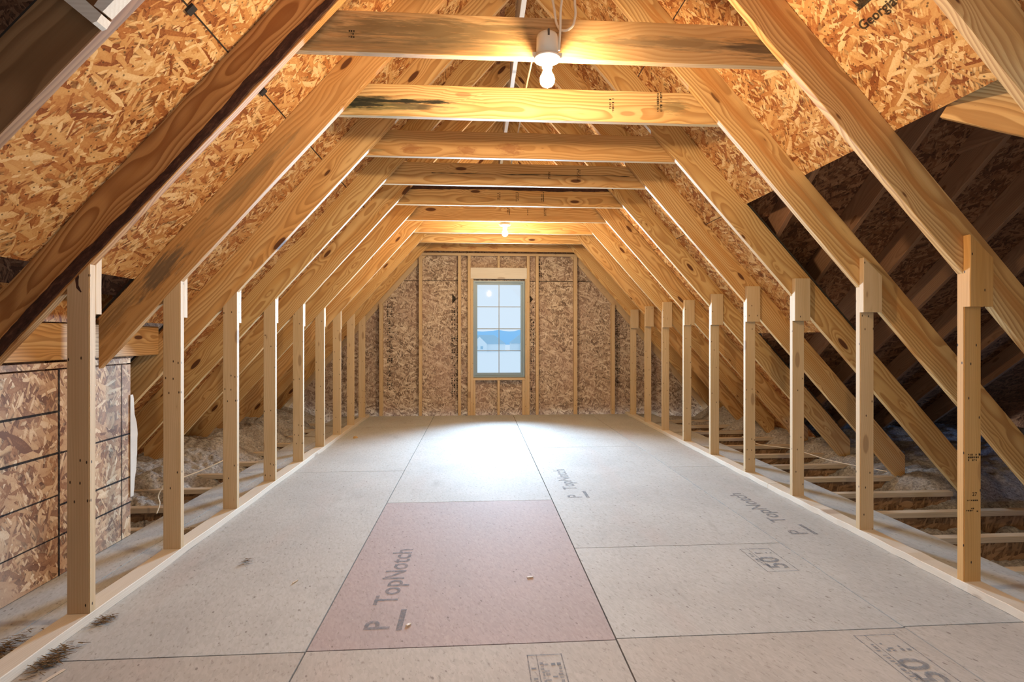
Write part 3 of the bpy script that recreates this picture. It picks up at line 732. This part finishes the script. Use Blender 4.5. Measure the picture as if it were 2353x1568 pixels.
def stud(x0, x1, z0, z1, label, cut=0.0, name='wall_stud', y0=YWS, mat=W_STUD):
    o = ((x0+x1)/2, y0, z0)
    mw = frame_mat(o, (0, 0, 1), (0, 1, 0))
    vs, fs = beam_geo(z1-z0, x1-x0, YE-y0-0.001, nseg=3)
    ob = me_obj(name, vs, fs, mat, None, mw); tag(ob, label, 'stud', 'studs of the end wall'); return ob
ZP = 2.187
for (a, b, z1, lab) in ((-1.325, -1.279, zu(-1.29)-0.01, 'short end wall stud under the left slope'), (-0.794, -0.752, ZP, 'end wall stud at the left end of the top plate'),
                        (-0.262, -0.222, ZP, 'end wall stud just left of the window studs'), (-0.131, -0.090, ZP, 'tall king stud along the left of the window'),
                        (0.684, 0.722, ZP, 'tall king stud along the right of the window'), (0.808, 0.846, ZP, 'end wall stud just right of the window studs'),
                        (1.338, 1.386, ZP, 'end wall stud at the right end of the top plate'), (1.868, 1.916, zu(1.88)-0.01, 'short end wall stud under the right slope')):
    stud(a, b, 0.001, z1, lab)
stud(-0.0895, -0.0535, 0.001, 1.872, 'trimmer stud against the left window jamb')
stud(0.6595, 0.6835, 0.001, 1.872, 'trimmer stud against the right window jamb')
stud(-0.0525, -0.024, 0.001, 0.478, 'cripple stud under the left end of the window sill')
stud(0.278, 0.310, 0.001, 0.478, 'cripple stud under the middle of the window sill')
stud(0.620, 0.6585, 0.001, 0.478, 'cripple stud under the right end of the window sill')
stud(0.278, 0.310, 2.026, ZP, 'cripple stud above the window header')
def hboard(name, x0, x1, z0, z1, y0, label, cat, mat=W_STUD):
    ob = beam(name, (x0, (y0+YE)/2, z0), (x1, (y0+YE)/2, z0), (0, 0, 1), YE-y0-0.001, z1-z0, mat, nseg=4)
    tag(ob, label, cat); return ob
tag(beam('top_plate', (-0.80, YWS+0.0195, ZP+0.001), (1.392, YWS+0.0195, ZP+0.001), (0, 0, 1), 0.037, 0.040, W_STUD, nseg=4), 'flat top plate above the end wall studs', 'top plate')
hboard('window_header', -0.0893, 0.6833, 1.873, 2.0255, YWS+0.006, 'wide header board over the window', 'header', W_PLATE)
hboard('rough_sill', -0.0525, 0.6585, 0.479, 0.512, YWS, 'flat sill plate under the window', 'sill')
# raked gable rafters beside the wall
for s, lab in ((-1, 'raked board along the left edge of the end wall'), (1, 'raked board along the right edge of the end wall')):
    a0, a1 = 0.02, 2.96
    ob = beam('gable_rafter', (XC+s*a0, YE-0.02, ZR-PITCH*a0), (XC+s*a1, YE-0.02, ZR-PITCH*a1), (s*sphi, 0, cphi), 0.034, DEPTH, W_STUD, -math.tan(PHI), -math.tan(PHI), nseg=8)
    tag(ob, lab, 'rafter')
# window unit
wn = empty('window_1', (0.303, YE+0.03, WZ0)); tag(wn, 'eight-pane window in the end wall', None, None, 'structure')
def wbox(name, x0, x1, z0, z1, y0, y1, mat, bev=0.003, par=None):
    b = box(name, (x0, y0, z0), (x1, y1, z1), mat, None, bev); b.parent = par or wn
    b.location = Vector(((x0+x1)/2, (y0+y1)/2, (z0+z1)/2)) - (wn.location); return b
def ring(name, x0, x1, z0, z1, t, y0, y1, mat, tb=None):
    tb = tb or t
    outer = [(x0, z0), (x1, z0), (x1, z1), (x0, z1)]; inner = [(x0+t, z0+tb), (x1-t, z0+tb), (x1-t, z1-t), (x0+t, z1-t)]
    vs = [];
    for y in (y0, y1): vs += [(x, y, z) for x, z in outer] + [(x, y, z) for x, z in inner]
    fs = []
    for i in range(4):
        j = (i+1) % 4
        fs += [(i, j, 4+j, 4+i), (8+i, 12+i, 12+j, 8+j), (i, 8+i, 8+j, j), (4+i, 4+j, 12+j, 12+i)]
    ob = me_obj(name, [Vector(v) - wn.location for v in vs], fs, mat, wn); return ob
ring('window_frame', WX0+0.001, WX1-0.001, WZ0, WZ1-0.001, 0.026, YE-0.035, YE+0.055, VINYL, 0.022)
ring('window_sash', WX0+0.027, WX1-0.027, WZ0+0.022, WZ1-0.027, 0.027, YE-0.005, YE+0.035, VINYL, 0.040)
gx0, gx1, gz0, gz1 = WX0+0.054, WX1-0.054, WZ0+0.062, WZ1-0.054
wbox('window_pane', gx0, gx1, gz0, gz1, YE+0.012, YE+0.016, GLASS, 0)
wbox('muntin', 0.297, 0.307, gz0, gz1, YE+0.004, YE+0.011, MUNTIN, 0.001)
for q in (1, 2, 3):
    zc = gz0 + (gz1-gz0)*q/4
    wbox('muntin', gx0, gx1, zc-0.005, zc+0.005, YE+0.003, YE+0.010, MUNTIN, 0.001)

# ------------------------------------------------------------------ left chase, header, dormer darkness
ch = empty('wall_left'); tag(ch, 'waist-high OSB partition behind the left posts', None, None, 'structure')
def chase(y0, y1, z0, z1, x=XE0-0.004):
    return sheet('partition_panel', (x, y0, z0), (0, 1, 0), (0, 0, 1), y1-y0, z1-z0, 0.011, OSB_CHASE, ch)
for p in (chase(0.2, 2.503, 0.001, 0.928), chase(2.507, 3.0, 0.001, 0.928), chase(0.2, 3.0, 0.930, 0.962)):
    p.location.x -= 0.0
def mline(y0, z0, y1, z1, w):
    X = Vector((0, y1-y0, z1-z0)); mw = frame_mat((XE0+0.0085, y0, z0), X, (1, 0, 0))
    flat_rects('marker_line', [(0, -w/2, X.length, w/2)], MARKER, ch, mw)
for (z, w) in ((0.738, 0.010), (0.552, 0.010), (0.364, 0.007), (0.18, 0.006)): mline(1.3, z, 2.5, z+0.002, w)
for (z, w) in ((0.552, 0.008), (0.318, 0.009), (0.182, 0.008)): mline(2.51, z, 3.0, z, w)
mline(2.925, 0.0, 2.925, 0.93, 0.006); mline(2.505, 0.0, 2.505, 0.93, 0.009)
hb = beam('header_board', (-1.918, 1.3, 0.967), (-1.918, 3.303, 0.967), (0, 0, 1), 0.034, 0.168, W_GOLD, nseg=8)
tag(hb, 'horizontal header board on top of the left partition, carrying the cut rafters', 'header')
fr = random.Random(4)
lf, rt = [], []
for q in range(26):
    t = q/25; z = 0.21 + 0.55*t
    wd = 0.018 + 0.030*math.sin(math.pi*min(1, t*1.15))*(1 if t < 0.8 else 0.5) + fr.uniform(-.003, .003)
    lf.append((-1.868, 2.99, z)); rt.append((-1.868 - 0.004*math.sin(t*7), 3.0 + wd, z))
vs = lf + rt; fs = [(i, i+1, 27+i, 26+i) for i in range(25)]
pf = me_obj('torn_wrap', vs, fs, PAPER); pf.modifiers.new('solid', 'SOLIDIFY').thickness = 0.002
tag(pf, 'ragged whitish torn wrap hanging at the end of the left partition', 'wrap')

# cross gable on the right (seen through the openings of the main roof)
KG, YG, ZG = 0.77, 2.65, 2.545
cg = empty('ceiling_cross_gable'); cg.name = 'roof_gable'; tag(cg, 'dark sheathing of the side gable beyond the right slope', None, None, 'structure')
hyp = math.sqrt(1+KG*KG)
for sgn in (1, -1):
    mw = frame_mat((0, YG, ZG), (1, 0, 0), (0, sgn*KG, 1))
    # local x = X; local y along the slope
    sl = 3.36*hyp
    yl = 1 if (mw.to_3x3() @ Vector((0, 1, 0))).y*sgn > 0 else -1
    rows = [0, 1.05, 2.1, 3.15, sl]
    for a, b in zip(rows[:-1], rows[1:]):
        def xv(d): return 1.225 + (2.275)*(d/sl)
        vs = [(xv(a)+.012, yl*(a+.001), 0), (6.3, yl*(a+.001), 0), (6.3, yl*(b-.001), 0), (xv(b)+.012, yl*(b-.001), 0)]
        vs += [(v[0], v[1], 0.012) for v in vs]
        me_obj('sheathing_panel', vs, [(0, 1, 2, 3), (7, 6, 5, 4), (0, 1, 5, 4), (1, 2, 6, 5), (2, 3, 7, 6), (3, 0, 4, 7)], OSB_SHADED, cg, mw)
def gz(y): return ZG - KG*abs(y-YG)
gd = DEPTH*hyp
n_ = 0
for c_ in (2.0, 2.5, 3.0, 3.5, 4.0, 4.5, 5.0, 5.5):
    zv = max(zs(c_)+0.03, -0.02)
    ye = YG + (ZG-gd-zv)/KG
    for sgn, nm in ((1, 'far'), (-1, 'near')):
        if sgn < 0 or c_ > 5.2: continue
        yb = ye if sgn > 0 else 2*YG-ye
        p0 = (c_, YG+sgn*0.02, gz(YG+0.02)-gd-0.002); p1 = (c_, yb, zv-0.002)
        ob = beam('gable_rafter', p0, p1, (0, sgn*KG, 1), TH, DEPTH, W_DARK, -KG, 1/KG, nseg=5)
        n_ += 1
        tag(ob, 'dark side gable rafter beyond the right slope, %s counting outwards' % ORD[int((c_-2.0)/0.5)].replace('nearest', 'first'), 'rafter', 'side gable rafters')
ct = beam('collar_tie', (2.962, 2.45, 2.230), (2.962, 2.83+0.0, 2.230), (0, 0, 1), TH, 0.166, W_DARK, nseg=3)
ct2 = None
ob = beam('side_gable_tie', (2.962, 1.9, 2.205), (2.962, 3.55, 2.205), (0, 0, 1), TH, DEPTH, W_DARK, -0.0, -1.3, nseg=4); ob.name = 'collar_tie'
COL.objects.unlink(ct); bpy.data.objects.remove(ct)
tag(ob, 'dark collar tie of the right side gable, above the right rafters', 'collar tie')
# lit valley board under the near valley
vd = Vector((0.73, -1.13, -0.83)).normalized()
q0 = Vector((1.760, 1.905, 1.905)); q1 = q0 + vd*((1.905-1.565)/-vd.y)
ob = beam('valley_board', q0 + Vector((0, 0, 0)), q1, (0, 0, 1), TH, DEPTH, W_GOLD, 0.0, 0, nseg=5)
tag(ob, 'pale board slanting out from the sheathing edge at the upper right', 'valley board')

# added outer shell shutting out sky light, with the left dormer shell
en = empty('wall_added_shell'); tag(en, 'added dark outer shell that shuts out sky light', None, None, 'structure')
sheet('added_shell_wall', (-4.6, 9, -0.6), (0, -1, 0), (0, 0, 1), 12.5, 4.0, 0.02, OSB_SHADED, en)
sheet('added_shell_roof', (-4.6, -3.4, 3.4), (1, 0, 0), (0, 1, 0), 4.8, 12.4, 0.02, OSB_SHADED, en)
sheet('gable_wall', (6.3, 0.6, -0.6), (0, 1, 0), (0, 0, 1), 6.6, 3.4, 0.02, OSB_SHADED, en)
sheet('gable_wall', (6.3, 7.4, -0.6), (-1, 0, 0), (0, 0, 1), 3.0, 2.0, 0.02, OSB_SHADED, en)
sheet('added_shell_wall', (-4.6, -2.45, -0.6), (1, 0, 0), (0, 0, 1), 3.85, 4.0, 0.02, OSB_SHADED, en)
prism('dormer_wall', [(-4.6, -0.6), (-3.42, -0.6), (0.12, 3.385), (-4.6, 3.385)], (-0.13, 3.0, 0), (1, 0, 0), (0, 0, 1), (0, 0.02, 0), OSB_SHADED, en)
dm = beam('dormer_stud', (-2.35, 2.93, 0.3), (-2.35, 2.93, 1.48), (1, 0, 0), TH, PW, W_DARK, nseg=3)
tag(dm, 'dark upright stud in the shaded gap behind the second left rafter', 'stud')
sheet('dormer_sheathing', (-1.95, 2.98, 1.14), (0, -1, 0), (0, 0, 1), 1.6, 0.16, 0.012, OSB_ROOF2, ch)
# OSB board edge at the very left of the view
le = sheet('osb_sheet', (-0.742, 0.80, 0.002), (0, -1, 0), (0, 0, 1), 3.2, 2.06, 0.014, OSB_CHASE)
tag(le, 'raw edge of an upright OSB sheet at the left border of the view', 'OSB sheet')

# ------------------------------------------------------------------ lamps
def lampholder(x, y, z, label):
    r = empty('ceiling_lamp', (x, y, z)); tag(r, label, 'lamp', 'bare bulb lamps')
    R = 0.047
    # electrical box with slot: lathe with flat top + notch block
    lathe('electrical_box', [(0.001, 0.098), (0.030, 0.098), (0.040, 0.090), (0.043, 0.080), (0.044, 0.004), (0.001, 0.004)], PVC, (0, 0, 0), r)
    b = box('box_slot', (0, 0, 0), (0.008, 0.006, 0.026), plain_dark, None, 0.001); b.parent = r; b.location = (0.0, -0.0415, 0.082)
    for sx in (-1, 1):
        e = box('mounting_ear', (0, 0, 0), (0.016, 0.006, 0.022), PVC, None, 0.002); e.parent = r; e.location = (sx*0.052, 0.0, 0.012)
    lathe('lampholder', [(0.001, 0.004), (0.050, 0.004), (0.053, -0.001), (0.051, -0.007), (0.036, -0.012), (0.026, -0.014), (0.021, -0.024), (0.020, -0.038), (0.001, -0.038)], PORC, (0, 0, 0), r)
    bl = lathe('bulb', [(0.001, -0.036), (0.016, -0.037), (0.017, -0.052), (0.021, -0.062), (0.027, -0.072), (0.030, -0.084), (0.028, -0.097), (0.022, -0.107), (0.012, -0.113), (0.001, -0.114)], BULB, (0, 0, 0), r, 16)
    return r
plain_dark = plain('slot_dark', (0.10, 0.08, 0.06), 0.8)
yA = Y1 + 0.0625
lampholder(0.279, yA - 0.046, 2.185, 'bare bulb lamp on the nearest collar tie, hung with pale cable loops')
yF = Y1 + ST*5 + 0.0625 + TH
lampholder(0.276, yF + 0.048, 2.190, 'small glowing bulb lamp at the far end, before the end wall')
# cables
tag(tube('cable', [(0.325, yA-0.052, 2.215), (0.330, yA-0.052, 2.30), (0.335, yA-0.05, 2.40), (0.352, yA-0.035, 2.46), (0.375, yA-0.03, 2.47), (0.392, yA-0.04, 2.40), (0.388, yA-0.05, 2.34), (0.372, yA-0.055, 2.305), (0.345, yA-0.04, 2.302), (0.325, yA-0.02, 2.33), (0.312, yA-0.015, 2.40), (0.300, yA+0.03, 2.55), (0.30, yA+0.04, 2.9)], 0.0052, ROMEX), 'pale cable looped above the near lamp', 'cable')
pts = []
for i in range(1, 6):
    y = Y1 + ST*(i-1) + 0.0625 + TH/2
    pts += [(0.256 + 0.004*(i % 2), y, TZ+TD+0.005), (0.258, y+ST/2, TZ+TD+0.001)]
tag(tube('cable', pts[:-1] + [(0.262, yF-0.02, TZ+TD+0.006)], 0.0045, ROMEX), 'thin pale cable strung over the collar ties between the two lamps', 'cable')
# low cables at the eaves
def floor_cable(pts, label, r=0.004): tag(tube('cable', pts, r, ROMEX), label, 'cable')
floor_cable([(-2.22, 4.05, 0.02), (-2.15, 4.18, 0.035), (-2.08, 4.32, 0.06), (-2.0, 4.5, 0.10)], 'white cable rising from the insulation between the second and third left posts', 0.005)
floor_cable([(-1.98, 3.42, -0.02), (-1.985, 3.46, 0.03), (-2.005, 3.48, 0.07), (-1.985, 3.50, 0.13)], 'short bent cable end standing up behind the second left post', 0.004)
floor_cable([(2.75, 5.35, 0.04), (2.78, 5.1, 0.012), (2.95, 4.8, 0.02), (3.05, 4.4, 0.005), (3.2, 3.95, 0.02)], 'thin cable drooping across the joists on the right', 0.0035)

# ------------------------------------------------------------------ debris on the floor
def tuft(x, y, sx, sy, h, rot, label, seed, name='insulation_tuft', n=90):
    r = random.Random(seed); vs, fs = [], []
    for q in range(n):
        a = r.uniform(-0.5, 0.5) + (math.pi if r.random() < 0.5 else 0)
        cx, cy = r.gauss(0, sx*0.4), r.gauss(0, sy*0.4)
        l = r.uniform(0.012, 0.04); w = r.uniform(0.001, 0.003); z0 = r.uniform(0.0, h)
        d = Vector((math.cos(a), math.sin(a), r.uniform(-0.25, 0.25)))*l; pn = Vector((-math.sin(a), math.cos(a), 0))*w
        p = Vector((cx, cy, z0 + 0.003)); b = len(vs)
        for v in (p-pn, p+pn, p+d+pn*0.4, p+d-pn*0.4): v.z = max(v.z, 0.0012); vs.append(v)
        fs.append((b, b+1, b+2, b+3))
    ob = me_obj(name, vs, fs, TUFT, None, Matrix.Translation((x, y, 0)) @ Matrix.Rotation(rot, 4, 'Z'))
    tag(ob, label, 'debris', None, 'stuff'); return ob
tuft(-1.395, 1.60, 0.05, 0.13, 0.016, 0.1, 'brown fibrous tuft on the floor against the left plate', 1, n=420)
tuft(-1.400, 1.85, 0.035, 0.10, 0.012, 0.0, 'smaller dark tuft along the left plate, above the brown one', 2, n=220)
tuft(-1.62, 1.86, 0.05, 0.17, 0.016, 0.0, 'grey debris heap between the left plate and the partition', 3, n=420)
tuft(-1.58, 2.95, 0.04, 0.14, 0.012, 0.0, 'grey debris on the floor strip beside the third left post', 4, n=260)
tuft(-1.40, 2.10, 0.02, 0.05, 0.006, 0.0, 'sparse crumbs at the foot of the nearest left post', 6, n=60)
tuft(-1.10, 2.60, 0.015, 0.03, 0.012, 0.3, 'little twiggy splinter lying near the second left post', 5, n=22)
def chip(x, y, l, w, rot, mat, label, h=0.004):
    vs, fs = beam_geo(l, w, h, c0=0.6, c1=-0.5, b=0.0006, nseg=3, jit=0.0006)
    ob = me_obj('wood_chip', vs, fs, mat, None, Matrix.Translation((x, y, 0.0008)) @ Matrix.Rotation(rot, 4, 'Z'))
    tag(ob, label, 'wood chip'); return ob
chip(-1.325, 1.80, 0.15, 0.012, 4.45, W_PLATE, 'long white splinter beside the brown tuft at lower left', 0.003)
chip(-0.262, 1.985, 0.022, 0.010, 0.9, W_PLATE, 'white wood crumb on the pink floor sheet')
chip(-1.30, 5.70, 0.045, 0.028, 1.0, W_RAFTER, 'small upright wood chip on the far left of the floor', 0.02)
chip(0.22, 2.35, 0.03, 0.006, 0.2, W_PLATE, 'thin pale shaving on the right part of the pink sheet')
chip(-0.80, 2.36, 0.035, 0.005, 1.2, W_PLATE, 'curled pale shaving on the grey sheet left of the pink one')

# ------------------------------------------------------------------ outside view
gr = me_obj('ground_snow', [(-150, 8.5, -4.6), (170, 8.5, -4.6), (300, 600, -4.6), (-250, 600, -4.6)], [(0, 1, 2, 3)], SNOW); tag(gr, 'snowy ground outside the window', None, None, 'structure')
def house(x, y, w, d, h, rh, label, gab=0.5):
    r = empty('house', (x, y, -4.6)); tag(r, label, 'house', 'houses outside the window')
    box('house_walls', (0, 0, 0), (w, d, h), HOUSEW).parent = r
    r.children[0].location = (0, 0, h/2)
    vs = [(-w/2-.4, -d/2-.4, h), (w/2+.4, -d/2-.4, h), (w/2+.4, d/2+.4, h), (-w/2-.4, d/2+.4, h), (-w/2*gab, 0, h+rh), (w/2*gab, 0, h+rh)]
    me_obj('house_roof', vs, [(0, 1, 5, 4), (1, 2, 5), (2, 3, 4, 5), (3, 0, 4), (0, 3, 2, 1)], ROOFB, r)
    fw = w*0.34
    me_obj('front_gable', [(-w*0.1-fw/2, -d/2-1.2, 0), (-w*0.1+fw/2, -d/2-1.2, 0), (-w*0.1+fw/2, -d/2-1.2, h), (-w*0.1, -d/2-1.2, h+rh*0.8), (-w*0.1-fw/2, -d/2-1.2, h),
        (-w*0.1-fw/2, -d/2+.5, 0), (-w*0.1+fw/2, -d/2+.5, 0), (-w*0.1+fw/2, -d/2+.5, h), (-w*0.1, -d/2+2.5, h+rh*0.8), (-w*0.1-fw/2, -d/2+.5, h)],
        [(0, 1, 2, 3, 4), (1, 6, 7, 2), (2, 7, 8, 3), (3, 8, 9, 4), (4, 9, 5, 0)], HOUSEW, r)
    for q in (-0.6, 0.4):
        b = box('window', (0, 0, 0), (0.9, 0.1, 1.1), ROOFB, None); b.parent = r; b.location = (-w*0.1 + q*2.0, -d/2-1.24, h*0.55)
house(2.5, 205, 16, 10, 3.1, 3.4, 'pale snowy house seen through the left window panes')
house(21.0, 215, 15, 10, 3.2, 3.6, 'house with blue roof seen through the right window panes')
house(37.5, 235, 14, 10, 3.2, 3.4, 'house at the right edge of the window view')
vs, fs = [], []; r = random.Random(8)
for q in range(61):
    x = -60 + q*4.0; h = 4.6 + r.uniform(5.2, 6.6)
    vs += [(x, 400, -4.6), (x, 400, -4.6+h), (x, 412, -4.6)]
for q in range(60): fs += [(3*q, 3*q+3, 3*q+4, 3*q+1), (3*q+1, 3*q+4, 3*q+5, 3*q+2)]
tl = me_obj('treeline', vs, fs, TREEL); tag(tl, 'hazy blue treeline on the horizon outside', 'treeline', None, 'stuff')

# ------------------------------------------------------------------ light
W = bpy.data.worlds.new('sky'); S.world = W; W.use_nodes = True
bg = W.node_tree.nodes['Background']; bg.inputs[0].default_value = (0.60, 0.705, 0.80, 1); bg.inputs[1].default_value = 1.0
def area(name, loc, rot, sx, sy, power, col, spread=math.pi):
    l = bpy.data.lights.new(name, 'AREA'); l.shape = 'RECTANGLE'; l.size = sx; l.size_y = sy; l.energy = power; l.color = col; l.spread = spread
    o = bpy.data.objects.new(name, l); COL.objects.link(o); o.location = loc; o.rotation_euler = rot; return o
area('window_daylight', (0.303, YE-0.048, (WZ0+WZ1)/2), (-math.pi/2, 0, 0), gx1-gx0, gz1-gz0, 162.0, (0.53, 0.77, 1.0), math.radians(100))
vt = area('added_blue_lamp', (6.2, -0.1, 0.9), (0, 0, 0), 0.6, 0.6, 90.0, (0.20, 0.46, 1.0), math.radians(60))  # added lamp out of view, tints the right eave insulation blue
vt.rotation_euler = (Vector((3.9, 3.9, 0.0)) - vt.location).to_track_quat('-Z', 'Y').to_euler()
pl = bpy.data.lights.new('lamp_behind', 'POINT'); pl.energy = 30; pl.color = (1.0, 0.76, 0.50); pl.shadow_soft_size = 0.03
po = bpy.data.objects.new('lamp_behind', pl); COL.objects.link(po); po.location = (-0.30, -1.1, 2.10)

# ------------------------------------------------------------------ camera
cd = bpy.data.cameras.new('camera'); co = bpy.data.objects.new('camera', cd); COL.objects.link(co)
cd.sensor_width = 36.0; cd.lens = FPX*36.0/2353.0; cd.clip_start = 0.02; cd.clip_end = 600
cd.shift_y = (CY - 784.0)/2353.0
co.location = (0, 0, CAMH); co.rotation_euler = (math.pi/2, 0, -YAW)
S.camera = co
S.view_settings.view_transform = 'Standard'; S.view_settings.look = 'None'; S.view_settings.gamma = 1.0; S.view_settings.exposure = 0.3
S.view_settings.use_curve_mapping = False
S.cycles.adaptive_threshold = 0.04; S.cycles.max_bounces = 5; S.cycles.diffuse_bounces = 4; S.cycles.glossy_bounces = 2; S.cycles.transparent_max_bounces = 8
S.cycles.use_denoising = True; S.cycles.sample_clamp_indirect = 8.0

# ------------------------------------------------------------------ printed letters and cables become plain meshes
bpy.context.view_layer.update()
dg = bpy.context.evaluated_depsgraph_get()
for o in [o for o in S.objects if o.type in {'FONT', 'CURVE'}]:
    me = bpy.data.meshes.new_from_object(o.evaluated_get(dg))
    nm, mw, par, props = o.name, o.matrix_basis.copy(), o.parent, {k_: o[k_] for k_ in ('label', 'category', 'group', 'kind') if k_ in o}
    for p in me.polygons: p.use_smooth = o.type == 'CURVE'
    bpy.data.objects.remove(o)
    n2 = bpy.data.objects.new(nm, me); COL.objects.link(n2)
    if par is not None: n2.parent = par
    n2.matrix_basis = mw
    for k_, v_ in props.items(): n2[k_] = v_
